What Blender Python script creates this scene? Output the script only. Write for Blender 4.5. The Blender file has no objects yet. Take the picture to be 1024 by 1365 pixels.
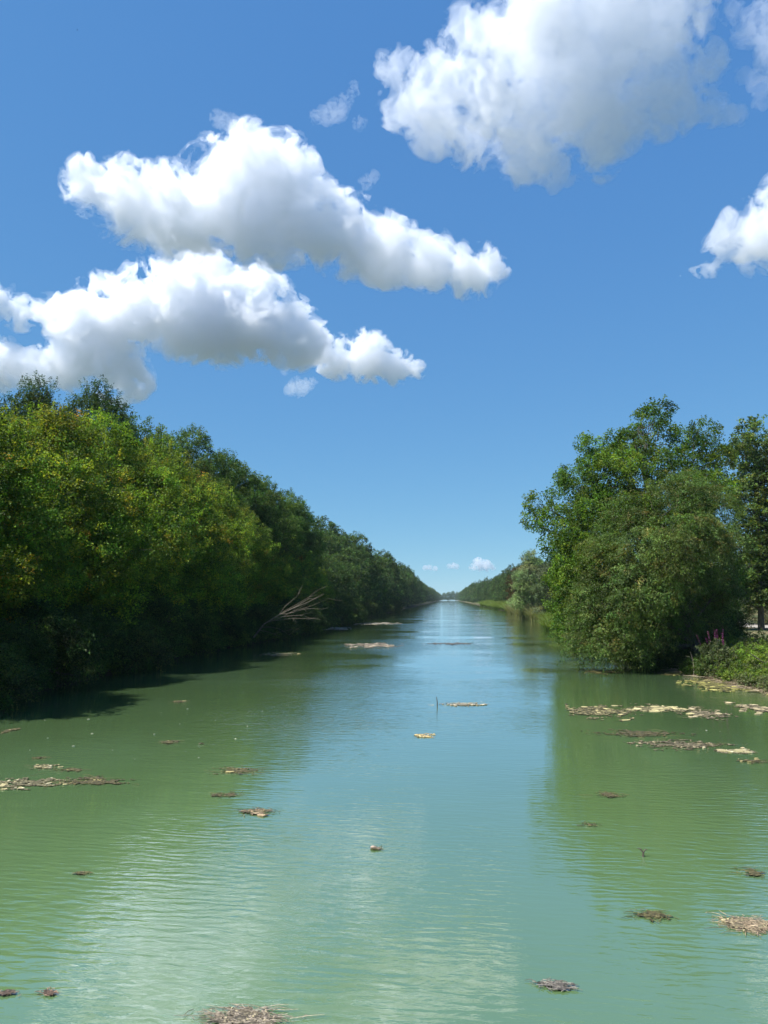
import bpy, math, random
import numpy as np
R = math.radians
C = bpy.context.scene.collection
rng = np.random.default_rng(11)
random.seed(5)

# ------------------------------------------------------------------ camera frame
EYE = 4.0
F = 986.0                       # focal length in pixels of a 1024 x 1365 frame
PITCH, YAW = R(6.68), R(4.95)
fwd = np.array([-math.sin(YAW)*math.cos(PITCH), math.cos(YAW)*math.cos(PITCH), math.sin(PITCH)])
rgt = np.array([math.cos(YAW), math.sin(YAW), 0.0])
upv = np.cross(rgt, fwd)
def ray(px, py): return fwd*F + rgt*(px-512.0) + upv*(682.5-py)
def W(px, py, Y):               # a point of the place at distance Y along the canal
    r = ray(px, py); return np.array([0, 0, EYE]) + r*(Y/r[1])
def G(px, py, z=0.0):           # a point of the place on a level
    r = ray(px, py); return np.array([0, 0, EYE]) + r*((z-EYE)/r[2])

# ------------------------------------------------------------------ helpers
def tag(o, label=None, cat=None, group=None, kind=None):
    if label: o['label'] = label
    if cat: o['category'] = cat
    if group: o['group'] = group
    if kind: o['kind'] = kind
    return o
def empty(name, loc, rz=0):
    o = bpy.data.objects.new(name, None); C.objects.link(o)
    o.location = loc; o.rotation_euler = (0, 0, rz); o.empty_display_size = .3
    return o
def copy_tree(o, parent=None):
    c = o.copy(); C.objects.link(c); c.parent = parent
    for ch in list(o.children): copy_tree(ch, c)
    return c
def make_mesh(name, verts, faces, cols=None, smooth=False):
    """faces: (N,k) int array, or list of arrays with different k; cols per face (N,3)"""
    if not isinstance(faces, list): faces = [faces]
    faces = [f for f in faces if len(f)]
    me = bpy.data.meshes.new(name)
    v = np.asarray(verts, np.float32)
    me.vertices.add(len(v)); me.vertices.foreach_set('co', v.ravel())
    loops = np.concatenate([np.asarray(f).ravel() for f in faces]).astype(np.int32)
    tot = np.concatenate([np.full(len(f), f.shape[1]) for f in faces]).astype(np.int32)
    start = np.concatenate([[0], np.cumsum(tot)[:-1]]).astype(np.int32)
    me.loops.add(len(loops)); me.loops.foreach_set('vertex_index', loops)
    me.polygons.add(len(tot)); me.polygons.foreach_set('loop_start', start); me.polygons.foreach_set('loop_total', tot)
    if cols is not None:
        a = me.attributes.new('tint', 'FLOAT_COLOR', 'FACE')
        c4 = np.ones((len(tot), 4), np.float32); c4[:, :3] = cols
        a.data.foreach_set('color', c4.ravel())
    me.update(calc_edges=True)
    me.polygons.foreach_set('use_smooth', np.full(len(tot), smooth))
    return me
def obj(name, me, mat, parent=None, loc=(0, 0, 0)):
    o = bpy.data.objects.new(name, me); C.objects.link(o)
    if not me.materials: me.materials.append(mat)
    o.parent = parent; o.location = loc
    return o

_TAB = np.random.default_rng(77).random(1 << 16).astype(np.float32)*2-1
def vnoise(p, s=0):
    f = np.floor(p); i = f.astype(np.int32); t = (p-f).astype(np.float32); t = t*t*(3-2*t)
    M = 0xFFFF
    X0 = i[..., 0]*1619+s*7919; X1 = X0+1619; Y0 = i[..., 1]*31337; Y1 = Y0+31337; Z0 = i[..., 2]*6971; Z1 = Z0+6971
    def T(a): a = a ^ (a >> 9); return _TAB[(a*40503 ^ (a >> 5)) & M]
    u, v, w = t[..., 0], t[..., 1], t[..., 2]
    def L(a, b, k): return a+(b-a)*k
    a = L(L(T(X0+Y0+Z0), T(X1+Y0+Z0), u), L(T(X0+Y1+Z0), T(X1+Y1+Z0), u), v)
    b = L(L(T(X0+Y0+Z1), T(X1+Y0+Z1), u), L(T(X0+Y1+Z1), T(X1+Y1+Z1), u), v)
    return L(a, b, w)
def fbm(p, oct=4, s=0, gain=.5):
    o = 0; a = 1; n = 0
    for k in range(oct):
        o = o + a*vnoise(p*(2.03**k)+k*17.3, s+k); n += a; a *= gain
    return o/n
def norm(v): return v/np.maximum(np.linalg.norm(v, axis=-1, keepdims=True), 1e-9)

class MB:
    """collects vertices and faces for one mesh"""
    def __init__(s): s.v = []; s.q = []; s.t = []; s.qc = []; s.tc = []; s.n = 0
    def add(s, v, f, col=(1, 1, 1)):
        f = np.asarray(f)+s.n; s.v.append(np.asarray(v, np.float32)); s.n += len(v)
        c = np.broadcast_to(np.asarray(col, np.float32), (len(f), 3))
        (s.q if f.shape[1] == 4 else s.t).append(f); (s.qc if f.shape[1] == 4 else s.tc).append(c)
    def tube(s, pts, rad, sides=6, col=(1, 1, 1)):
        pts = np.asarray(pts, float); n = len(pts)
        d = norm(np.gradient(pts, axis=0))
        ref = np.array([.31, .17, .93]) if abs(d[0][2]) < .9 else np.array([1., .1, 0])
        a = norm(np.cross(d, ref)); b = np.cross(d, a)
        th = np.arange(sides)*2*math.pi/sides
        rad = np.asarray(rad, float).reshape(-1, 1, 1)*np.ones((n, 1, 1))
        ring = pts[:, None, :]+rad*(np.cos(th)[None, :, None]*a[:, None, :]+np.sin(th)[None, :, None]*b[:, None, :])
        i = np.arange(n-1)[:, None]*sides; k = np.arange(sides)[None, :]; k2 = (k+1) % sides
        f = np.stack([i+k, i+k2, i+sides+k2, i+sides+k], -1).reshape(-1, 4)
        s.add(ring.reshape(-1, 3), f, col)
        s.add(np.vstack([ring[-1], pts[-1:]]), np.array([[k, (k+1) % sides, sides] for k in range(sides)]), col)
    def build(s, name, smooth=False):
        v = np.concatenate(s.v); fs = []; cs = []
        if s.q: fs.append(np.concatenate(s.q)); cs.append(np.concatenate(s.qc))
        if s.t: fs.append(np.concatenate(s.t)); cs.append(np.concatenate(s.tc))
        return make_mesh(name, v, fs, np.concatenate(cs), smooth)

# ------------------------------------------------------------------ materials
def new_mat(name):
    m = bpy.data.materials.new(name); m.use_nodes = True
    nt = m.node_tree; nt.nodes.clear()
    out = nt.nodes.new('ShaderNodeOutputMaterial')
    return m, nt, out
def nd(nt, t, **kw):
    n = nt.nodes.new(t)
    for k, v in kw.items():
        if k in n.inputs: n.inputs[k].default_value = v
        else: setattr(n, k, v)
    return n
def ramp(nt, stops):
    r = nt.nodes.new('ShaderNodeValToRGB'); e = r.color_ramp.elements
    while len(e) < len(stops): e.new(.5)
    for x, (p, c) in zip(e, stops): x.position = p; x.color = (*c, 1)
    return r

def leaf_material(name, trans=.32, rough=.55, spec=.14, gain=1.9):
    m, nt, out = new_mat(name); L = nt.links.new
    at = nd(nt, 'ShaderNodeAttribute', attribute_name='tint')
    p = nd(nt, 'ShaderNodeBsdfPrincipled'); p.inputs['Roughness'].default_value = rough
    p.inputs['Specular IOR Level'].default_value = spec
    L(at.outputs['Color'], p.inputs['Base Color'])
    g = nd(nt, 'ShaderNodeMix', data_type='RGBA', blend_type='MULTIPLY'); g.inputs[0].default_value = 1
    L(at.outputs['Color'], g.inputs[6]); g.inputs[7].default_value = (gain*1.1, gain, gain*.45, 1)
    t = nd(nt, 'ShaderNodeBsdfTranslucent'); L(g.outputs[2], t.inputs['Color'])
    mx = nd(nt, 'ShaderNodeMixShader'); mx.inputs[0].default_value = trans
    L(p.outputs[0], mx.inputs[1]); L(t.outputs[0], mx.inputs[2]); L(mx.outputs[0], out.inputs['Surface'])
    return m
def bark_material(name, c1, c2, scale=6):
    m, nt, out = new_mat(name); L = nt.links.new
    tc = nd(nt, 'ShaderNodeTexCoord'); mp = nd(nt, 'ShaderNodeMapping'); mp.inputs['Scale'].default_value = (1, 1, .25)
    L(tc.outputs['Object'], mp.inputs[0])
    n = nd(nt, 'ShaderNodeTexNoise', Scale=scale, Detail=6.0); L(mp.outputs[0], n.inputs['Vector'])
    r = ramp(nt, [(.3, c1), (.7, c2)]); L(n.outputs['Fac'], r.inputs[0])
    p = nd(nt, 'ShaderNodeBsdfPrincipled', Roughness=.85); L(r.outputs[0], p.inputs['Base Color'])
    b = nd(nt, 'ShaderNodeBump', Strength=.6, Distance=.03); L(n.outputs['Fac'], b.inputs['Height']); L(b.outputs[0], p.inputs['Normal'])
    L(p.outputs[0], out.inputs['Surface'])
    return m
def tint_material(name, rough=.7, spec=.3, nscale=40, amt=.5):
    """tint attribute varied by a noise in the thing itself"""
    m, nt, out = new_mat(name); L = nt.links.new
    at = nd(nt, 'ShaderNodeAttribute', attribute_name='tint')
    tc = nd(nt, 'ShaderNodeTexCoord'); n = nd(nt, 'ShaderNodeTexNoise', Scale=nscale, Detail=5.0); L(tc.outputs['Object'], n.inputs['Vector'])
    r = ramp(nt, [(.3, (1-amt,)*3), (.7, (1+amt*.6,)*3)]); L(n.outputs['Fac'], r.inputs[0])
    g = nd(nt, 'ShaderNodeMix', data_type='RGBA', blend_type='MULTIPLY'); g.inputs[0].default_value = 1
    L(at.outputs['Color'], g.inputs[6]); L(r.outputs[0], g.inputs[7])
    p = nd(nt, 'ShaderNodeBsdfPrincipled', Roughness=rough); p.inputs['Specular IOR Level'].default_value = spec
    L(g.outputs[2], p.inputs['Base Color']); L(p.outputs[0], out.inputs['Surface'])
    return m
LEAF = leaf_material('leaf', trans=.34)
LEAF_GREY = leaf_material('leaf_grey', trans=.2, rough=.5, spec=.25, gain=1.4)
GRASS = leaf_material('grass_blade', trans=.3, rough=.6, spec=.2, gain=1.5)
BARK = bark_material('bark', (.035, .028, .02), (.12, .1, .075))
DEADWOOD = bark_material('deadwood', (.085, .07, .052), (.2, .165, .12), 12)
SCUM = tint_material('scum')
PLAIN = tint_material('plain_tint', rough=.8)

# ground: soil, dry grass and green grass by noise
def ground_material():
    m, nt, out = new_mat('meadow'); L = nt.links.new
    tc = nd(nt, 'ShaderNodeTexCoord')
    n1 = nd(nt, 'ShaderNodeTexNoise', Scale=.09, Detail=5.0); n2 = nd(nt, 'ShaderNodeTexNoise', Scale=2.5, Detail=8.0, Roughness=.7)
    L(tc.outputs['Object'], n1.inputs['Vector']); L(tc.outputs['Object'], n2.inputs['Vector'])
    ad = nd(nt, 'ShaderNodeMath', operation='MULTIPLY_ADD'); L(n2.outputs['Fac'], ad.inputs[0]); ad.inputs[1].default_value = .5
    L(n1.outputs['Fac'], ad.inputs[2])
    r = ramp(nt, [(.6, (.045, .065, .026)), (.8, (.08, .085, .04)), (.97, (.2, .16, .09))]); L(ad.outputs[0], r.inputs[0])
    sx = nd(nt, 'ShaderNodeSeparateXYZ'); L(tc.outputs['Object'], sx.inputs[0])
    mr = nd(nt, 'ShaderNodeMapRange'); L(sx.outputs['Z'], mr.inputs[0])
    mr.inputs['From Min'].default_value = .12; mr.inputs['From Max'].default_value = .55
    soil = ramp(nt, [(.3, (.03, .028, .018)), (.7, (.085, .07, .045))]); L(n2.outputs['Fac'], soil.inputs[0])
    mx = nd(nt, 'ShaderNodeMix', data_type='RGBA'); L(mr.outputs[0], mx.inputs[0]); L(soil.outputs[0], mx.inputs[6]); L(r.outputs[0], mx.inputs[7])
    p = nd(nt, 'ShaderNodeBsdfPrincipled', Roughness=.95); p.inputs['Specular IOR Level'].default_value = .1
    L(mx.outputs[2], p.inputs['Base Color'])
    b = nd(nt, 'ShaderNodeBump', Strength=.8, Distance=.08); L(n2.outputs['Fac'], b.inputs['Height']); L(b.outputs[0], p.inputs['Normal'])
    L(p.outputs[0], out.inputs['Surface'])
    return m
def gravel_material():
    m, nt, out = new_mat('gravel'); L = nt.links.new
    tc = nd(nt, 'ShaderNodeTexCoord'); n = nd(nt, 'ShaderNodeTexNoise', Scale=3.0, Detail=8.0, Roughness=.75); L(tc.outputs['Object'], n.inputs['Vector'])
    r = ramp(nt, [(.3, (.2, .18, .15)), (.7, (.33, .3, .26))]); L(n.outputs['Fac'], r.inputs[0])
    p = nd(nt, 'ShaderNodeBsdfPrincipled', Roughness=.95); L(r.outputs[0], p.inputs['Base Color']); L(p.outputs[0], out.inputs['Surface'])
    return m
WATER_COL = (.088, .154, .064)
def water_material():
    m, nt, out = new_mat('canal_water'); L = nt.links.new
    tc = nd(nt, 'ShaderNodeTexCoord')
    def mapped(sx, sy, rz=0):
        mp = nd(nt, 'ShaderNodeMapping'); mp.inputs['Scale'].default_value = (sx, sy, 1); mp.inputs['Rotation'].default_value = (0, 0, rz)
        L(tc.outputs['Object'], mp.inputs[0]); return mp
    def noise(mp, sc, det=3.0, dist=0.0):
        n = nd(nt, 'ShaderNodeTexNoise', Scale=sc, Detail=det, Distortion=dist); L(mp.outputs[0], n.inputs['Vector']); return n
    def math_(op, a, b):
        n = nd(nt, 'ShaderNodeMath', operation=op)
        for k, x in enumerate((a, b)):
            if isinstance(x, (int, float)): n.inputs[k].default_value = x
            else: L(x, n.inputs[k])
        return n.outputs[0]
    # gusts: where the surface is ruffled and where it lies calm
    gust = noise(mapped(.6, 1.0, .3), .11, 4.0)
    gm = nd(nt, 'ShaderNodeMapRange'); L(gust.outputs['Fac'], gm.inputs[0])
    gm.inputs['From Min'].default_value = .36; gm.inputs['From Max'].default_value = .66
    gm.inputs['To Min'].default_value = .06; gm.inputs['To Max'].default_value = 1.15
    wv = nd(nt, 'ShaderNodeTexWave', wave_type='BANDS', bands_direction='Y', wave_profile='SIN')
    wv.inputs['Scale'].default_value = 1.55; wv.inputs['Distortion'].default_value = 13.0; wv.inputs['Detail'].default_value = 3.0
    wv.inputs['Detail Scale'].default_value = .9; L(mapped(.45, 1.0, .22).outputs[0], wv.inputs['Vector'])
    n_rip = noise(mapped(1.0, 3.2, .15), 2.6, 4.0, .4)
    n_mid = noise(mapped(.5, 1.6, -.1), .9, 3.0, .3)
    n_big = noise(mapped(.5, 1.0, .1), .22, 2.0)
    h = math_('MULTIPLY', wv.outputs['Fac'], .0022)
    h = math_('ADD', h, math_('MULTIPLY', n_rip.outputs['Fac'], .012))
    h = math_('MULTIPLY', h, gm.outputs[0])
    h = math_('ADD', h, math_('MULTIPLY', n_mid.outputs['Fac'], .006))
    h = math_('ADD', h, math_('MULTIPLY', n_big.outputs['Fac'], .007))
    b = nd(nt, 'ShaderNodeBump', Strength=1.0, Distance=1.0); L(h, b.inputs['Height'])
    # silt clouds in the water
    silt = noise(mapped(1, .5, .4), .13, 5.0)
    r = ramp(nt, [(.35, (.078, .136, .050)), (.55, WATER_COL), (.75, (.102, .178, .088))]); L(silt.outputs['Fac'], r.inputs[0])
    p = nd(nt, 'ShaderNodeBsdfPrincipled', Roughness=.03, IOR=1.6)
    p.inputs['Coat Weight'].default_value = 1.0; p.inputs['Coat IOR'].default_value = 1.85; p.inputs['Coat Roughness'].default_value = .03
    L(b.outputs[0], p.inputs['Coat Normal'])
    L(r.outputs[0], p.inputs['Base Color']); L(b.outputs[0], p.inputs['Normal'])
    L(p.outputs[0], out.inputs['Surface'])
    return m
WATER = water_material()

# ------------------------------------------------------------------ setting
def bank_left(y):  return -17.2-.8*math.sin(y*.045)-.5*math.sin(y*.13+1)
def bank_right(y):
    xs = [-60, 20, 36, 44, 60, 90, 120, 180, 260, 420, 900, 3000]
    vs = [14.5, 14.5, 13.8, 13.5, 13.2, 13.0, 15.5, 17.0, 18.2, 18, 17.5, 17.5]
    return float(np.interp(y, xs, vs))+.5*math.sin(y*.11)
def ground_h(x, y):
    bl, br = bank_left(y), bank_right(y)
    if x < bl: d = bl-x
    elif x > br: d = x-br
    else: return -min(1.6, .9*min(x-bl, br-x))-.02
    top = 1.15 if x < 0 else .95
    return min(top, .02+.24*d)+.1*math.sin(x*.35+y*.21)*min(1, d/4)
ys = np.concatenate([np.arange(-60, 160, 2.0), np.arange(160, 420, 6.0), np.arange(420, 1200, 30.0), np.array([1300, 1500, 1800, 2400, 3400, 5000, 8000, 12000])])
off = np.array([0, .3, .7, 1.2, 2, 3, 4.5, 6.5, 9, 12, 16, 21, 27, 35, 50, 80, 150, 400, 1500, 6000, 12000], float)
inn = np.array([.4, 1, 2, 4], float)
rows = []
for y in ys:
    bl, br = bank_left(y), bank_right(y)
    xr = np.concatenate([(bl-off)[::-1], bl+inn, (br-inn)[::-1], br+off])
    rows.append([(x, y, ground_h(x, y)) for x in xr])
gv = np.array(rows); ny, nx = gv.shape[:2]
ii = (np.arange(ny-1)[:, None]*nx+np.arange(nx-1)[None, :]).ravel()
gf = np.stack([ii, ii+1, ii+nx+1, ii+nx], -1)
tag(obj('ground', make_mesh('ground', gv.reshape(-1, 3), gf, smooth=True), ground_material()), kind='structure')
wy = np.array([-60, 0, 20, 60, 150, 400, 1000, 2000, 3000], float)
wv_ = np.array([[(-26, y, 0), (26, y, 0)] for y in wy]).reshape(-1, 3)
wf = np.array([[2*k, 2*k+1, 2*k+3, 2*k+2] for k in range(len(wy)-1)])
tag(obj('water', make_mesh('water', wv_, wf), WATER), kind='structure')
# towpath on the right bank
pv = []
pys = np.linspace(-60, 700, 120)
for y in pys:
    xc = 34+.5*math.sin(y*.03)
    for dx in (-2.3, 2.3):
        pv.append((xc+dx, y, ground_h(xc+dx, y)+.05))
pv = np.array(pv); pf = np.array([[2*k, 2*k+1, 2*k+3, 2*k+2] for k in range(len(pys)-1)])
tag(obj('path', make_mesh('path', pv, pf), gravel_material()), kind='structure')

# ------------------------------------------------------------------ foliage
def pick(n, palette, weights):
    w = np.array(weights, float); w /= w.sum()
    return np.array(palette, float)[rng.choice(len(palette), n, p=w)]
def sprays(org, dirs, length, width, n_leaf, leaf, aspect, pal, wts, droop=0., flat=.6, jit=.25, tone=None):
    """leafy twigs: org, dirs (M,3); returns verts, quads, cols of the leaves"""
    M = len(org)
    L = length*(.6+.8*rng.random(M))
    side = norm(np.cross(dirs, np.array([0, 0, 1.])+.3*rng.normal(size=(M, 3))))
    upn = norm(np.cross(side, dirs))
    base_col = pick(M, pal, wts)*(1+.22*rng.normal(size=(M, 1)))
    if tone is not None: base_col = base_col*tone
    t = rng.random((M, n_leaf))**.8
    wv = width*(1-.55*t)*rng.normal(size=(M, n_leaf))*.7
    uvv = width*(1-flat)*rng.normal(size=(M, n_leaf))*.7
    p = (org[:, None]+dirs[:, None]*(L[:, None]*t)[..., None]+side[:, None]*wv[..., None]+upn[:, None]*uvv[..., None])
    p[..., 2] -= droop*(t**2)*L[:, None]
    N = M*n_leaf
    p = p.reshape(-1, 3)
    ax = norm((dirs[:, None]*.5+side[:, None]*np.sign(wv)[..., None]*.6).reshape(-1, 3)+.55*rng.normal(size=(N, 3))-np.array([0, 0, .25+droop*.5]))
    nn = norm(np.array([0, 0, 1.])+np.repeat(dirs, n_leaf, 0)*.35+.55*rng.normal(size=(N, 3)))
    b = norm(np.cross(nn, ax)); nn = np.cross(ax, b)
    s = (leaf*(.65+.7*rng.random(N)))[:, None]; w = s*aspect*.5
    v = np.empty((N, 4, 3)); fold = .18*s
    v[:, 0] = p-ax*s*.5; v[:, 2] = p+ax*s*.5-nn*s*.12
    v[:, 1] = p+b*w+nn*fold; v[:, 3] = p-b*w+nn*fold
    col = np.repeat(base_col, n_leaf, 0)*(1+.2*rng.normal(size=(N, 1)))*(1+.08*rng.normal(size=(N, 3)))
    return v.reshape(-1, 3), np.arange(N*4).reshape(-1, 4), np.clip(col, .004, .6)

def sample_lobes(lobes, count, shell=.72, gap=.0, seed=0, gap_scale=.6, out_up=.45, zmin=0.15, jit=.4):
    lobes = np.array(lobes, float)            # cx cy cz rx ry rz
    count = int(count)
    area = (lobes[:, 3]*lobes[:, 4]+lobes[:, 3]*lobes[:, 5]+lobes[:, 4]*lobes[:, 5])
    k = rng.choice(len(lobes), int(count*3.4), p=area/area.sum())
    d = norm(rng.normal(size=(len(k), 3)))
    u = shell+(1-shell)*rng.random(len(k))
    p = lobes[k, :3]+d*lobes[k, 3:]*u[:, None]
    dep = np.zeros(len(k))                    # how deep in any other lobe
    for j in range(len(lobes)):
        q = 1-np.linalg.norm((p-lobes[j, :3])/lobes[j, 3:], axis=1)
        q[k == j] = 0
        dep = np.maximum(dep, q)
    keep = (rng.random(len(k)) > dep*2.2) & (p[:, 2] > zmin)
    if gap: keep &= fbm(p*gap_scale+seed*7.7, 3, seed) > (-1+gap*1.3)*.5+rng.normal(size=len(k))*.08
    p, d, k = p[keep][:count], d[keep][:count], k[keep][:count]
    dirs = norm(d*.75+np.array([0, 0, out_up])+jit*rng.normal(size=p.shape))
    return p, dirs, k
def wood(mb, base, lobes, H, r0, twigs=(), lean=(0, 0), bare=1.0):
    """trunk, limbs to the lobes and thin branches to some of the sprays"""
    lobes = np.array(lobes, float)
    b = np.array(base, float)
    top = np.array([lobes[:, 0].mean()+lean[0], lobes[:, 1].mean()+lean[1], H*.86])
    ts = np.linspace(0, 1, 9)
    wob = np.stack([.16*np.sin(ts*5+rng.random()*6), .16*np.sin(ts*4+rng.random()*6), 0*ts], 1)*ts[:, None]
    tr = b+(top-b)*ts[:, None]+wob
    tr[0, 2] -= .25
    mb.tube(tr, r0*(1-.88*ts)+.015+r0*.35*np.exp(-ts*16), 9)
    joints = []
    for l in lobes:
        c = l[:3]
        hgt = max(.12, min(.9, (c[2]-max(l[3:])*1.0)/H*.8))
        st = np.array([np.interp(hgt, ts, tr[:, j]) for j in range(3)])
        mid = (st+c)/2+np.array([0, 0, -.08*np.linalg.norm(c-st)])+.2*rng.normal(size=3)
        tt = np.linspace(0, 1, 7)[:, None]
        pts = (1-tt)**2*st+2*tt*(1-tt)*mid+tt**2*c
        rr = r0*.42*(1-hgt)+.03
        mb.tube(pts, rr*(1-.8*tt[:, 0])+.008, 6)
        joints.append((c, pts))
    for p, k in twigs:
        pts = joints[k][1]; a = pts[rng.integers(3, 7)]
        tt = np.linspace(0, 1, 4)[:, None]
        mb.tube(a+(p-a)*tt+.08*rng.normal(size=(4, 3))*tt*(1-tt)*4, .022*(1-.75*tt[:, 0])+.004, 4)

def lumps(lobes, n, ratio, up=.25):
    """boughs: smaller lobes set over the outside of each main lobe"""
    L = np.array(lobes, float); out = []; par = []
    for j, l in enumerate(L):
        m = max(3, int(n*(.75+.5*rng.random())))
        d = norm(rng.normal(size=(m, 3))+np.array([0, 0, up]))
        for q in d:
            r = ratio*(.6+.75*rng.random())
            c = l[:3]+q*l[3:]*(.78+.2*rng.random()); out.append((*c, *(l[3:]*r*np.array([1.1, 1.1, .8])))); par.append(j)
    return np.array(out), np.array(par)
class Spec: pass
def spec(**kw):
    s = Spec(); d = dict(count=3000, n_leaf=26, length=.75, width=.34, leaf=.11, aspect=.62, pal=[(.06, .09, .02)], wts=[1], droop=.1,
                         flat=.55, lump=9, ratio=.42, shell=.7, gap=.25, gap_scale=.55, up=.45, zmin=.15, jit=.4, mat=LEAF, r0=.22, ntw=120, shoots=0, shoot_len=1.3)
    d.update(kw); s.__dict__.update(d); return s
def crown_mesh(name, lobes, sp, seed=0, patches=()):
    lp, par = lumps(lobes, sp.lump, sp.ratio)
    p, d, k = sample_lobes(lp, sp.count, sp.shell, sp.gap, seed, sp.gap_scale, sp.up, sp.zmin, sp.jit)
    lo_ = np.array(lobes, float)
    outw = norm((p-lo_[par[k], :3])/lo_[par[k], 3:]); d = norm(d+.5*outw)
    lump_tone = (1+.16*rng.normal(size=(len(lp), 1)))*(1+.07*rng.normal(size=(len(lp), 3)))
    kk_ = k; k = par[k]
    tone = 1+.22*fbm(p*.45+seed*3.1, 2, seed+40)[:, None]*np.array([1.3, .9, .6])
    tone = tone*np.clip(lump_tone[kk_], .6, 1.5)
    for (c, r, colr) in patches:             # groups of turned leaves
        m = np.linalg.norm(p-np.array(c), axis=1) < r
        tone = np.where((m & (rng.random(len(p)) < .7))[:, None], np.array(colr), tone)
    v, q, c = sprays(p, d, sp.length, sp.width, sp.n_leaf, sp.leaf, sp.aspect, sp.pal, sp.wts, sp.droop, sp.flat, tone=tone)
    if sp.shoots:                            # upright leading shoots over the top
        lo = np.array(lobes); zt = lo[:, 2]+lo[:, 5]
        w = np.clip(zt-zt.max()+5, 0.01, None)**2
        kk = rng.choice(len(lo), sp.shoots, p=w/w.sum())
        a = rng.random(sp.shoots)*6.283; rr = np.sqrt(rng.random(sp.shoots))*.75
        so = lo[kk, :3]+np.stack([np.cos(a)*rr*lo[kk, 3], np.sin(a)*rr*lo[kk, 4], lo[kk, 5]*np.sqrt(1-rr**2)*.9], 1)
        sd = norm(np.array([0, 0, 1.])+.16*rng.normal(size=so.shape))
        v2, q2, c2 = sprays(so, sd, sp.shoot_len, sp.width*.42, int(sp.n_leaf*1.6), sp.leaf, sp.aspect, sp.pal, sp.wts, 0, .1)
        v = np.concatenate([v, v2]); q = np.concatenate([q, q2+q.size]); c = np.concatenate([c, c2])
    me = make_mesh(name, v, q, c)
    tw = [(p[i], k[i]) for i in rng.choice(len(p), min(sp.ntw, len(p)), replace=False)]
    return me, tw
def wood_mesh(name, base, lobes, H, sp, tw, lean=(0, 0)):
    mb = MB(); wood(mb, base, lobes, H, sp.r0, tw, lean); return mb.build(name, True)
def round_lobes(H, Rr, n, z0=.1, prof=None, size=(.34, .5), lean=0):
    """lobes of a roundish crown that reaches from z0*H to H"""
    prof = prof or (lambda t: (math.sin(math.pi*min(1, (t*.9+.12)))**.6))
    lo = [(0, 0, H*(z0+(1-z0)*.5), Rr*.62, Rr*.62, H*(1-z0)*.42)]
    for i in range(n):
        t = (i+.5)/n
        z = H*(z0+(1-z0)*(.06+.84*t)); a = i*2.4+rng.random()*.9
        s = Rr*(size[0]+(size[1]-size[0])*rng.random())*(1.05-.35*t)
        rr = max(0, Rr*prof(t)-s*.7)
        lo.append((math.cos(a)*rr+lean*t, math.sin(a)*rr, min(z, H-s*.8), s, s, s*(.75+.3*rng.random())))
    return lo

YG = [(.14, .2, .024), (.1, .17, .024), (.22, .24, .026), (.055, .1, .016), (.24, .17, .025)]
sp_maple = spec(lump=10, ratio=.46, count=6400, n_leaf=25, length=.8, width=.33, leaf=.12, aspect=.85, pal=YG, wts=[4, 5, 1.2, 3.4, .2], droop=.12, gap=.22, shoots=70, shoot_len=1.2, r0=.18)
sp_dark = spec(count=5600, n_leaf=24, length=.7, width=.34, leaf=.15, aspect=.5, pal=[(.032, .066, .026), (.045, .085, .034), (.065, .105, .04)], wts=[3, 3, 1.2],
               gap=.3, shoots=150, shoot_len=1.8, r0=.28, up=.7)
sp_broad = spec(count=5200, n_leaf=24, length=.65, width=.4, leaf=.16, aspect=.6, pal=[(.042, .084, .022), (.06, .11, .026), (.09, .145, .03)], wts=[3, 3, 1.3],
                gap=.3, r0=.26)
sp_far = spec(mat=leaf_material('leaf_far', trans=.25), count=2600, n_leaf=14, length=.9, width=.5, leaf=.3, aspect=.65, pal=[(.04, .078, .026), (.055, .1, .03), (.085, .13, .034)], wts=[3, 3, 1.4], gap=.25, r0=.26, ntw=20)
sp_bush = spec(count=1500, n_leaf=24, length=.6, width=.28, leaf=.1, aspect=.6, pal=[(.03, .055, .018), (.045, .075, .02), (.07, .1, .025)], wts=[3, 3, 1.5], gap=.25, r0=.07,
               ntw=60, droop=.35)

# ---- prototypes
protos = {}
def proto(key, name, lobes, H, sp, seed, patches=(), parts=True, trunk=True):
    me, tw = crown_mesh(key+'_crown', lobes, sp, seed, patches)
    wm = wood_mesh(key+'_trunk', (0, 0, 0), lobes, H, sp, tw)
    protos[key] = (name, me, wm, sp.mat, H)
def place(key, x, y, scale=1, rz=0, label=None, cat='tree', group=None, z=None, sz=None, name=None):
    nm, me, wm, mt, H = protos[key]
    e = empty(name or nm, (x, y, ground_h(x, y)-.05 if z is None else z), rz)
    e.scale = (scale, scale, sz or scale)
    obj('trunk' if cat == 'tree' else 'stems', wm, BARK, e); obj('crown' if cat == 'tree' else 'foliage', me, mt, e)
    return tag(e, label, cat, group)

def rust(H, n, s):   # patches of turned leaves
    return [((random.uniform(-4, 4), random.uniform(-4, 4), random.uniform(H*.4, H)), random.uniform(.5, 1.0), random.choice([(2.2, .75, .8), (2.0, .9, .8), (1.7, .55, .8)])) for _ in range(n)]
proto('maple_a', 'field_maple', round_lobes(13.5, 5.2, 26, .02), 13.5, sp_maple, 1, rust(13, 6, 1))
proto('maple_b', 'field_maple', round_lobes(12.5, 5.0, 24, .02), 12.5, sp_maple, 2, rust(12, 4, 2))
proto('maple_c', 'field_maple', round_lobes(14.2, 5.4, 28, .02), 14.2, sp_maple, 3, rust(14, 8, 3))
tall = lambda t: math.sin(math.pi*min(1, t*.8+.2))**.55
proto('ash_a', 'ash_tree', round_lobes(18.5, 5.0, 26, .12, tall), 18.5, sp_dark, 4)
proto('ash_b', 'ash_tree', round_lobes(19.5, 5.2, 30, .12, tall), 19.5, sp_broad, 5)
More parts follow.
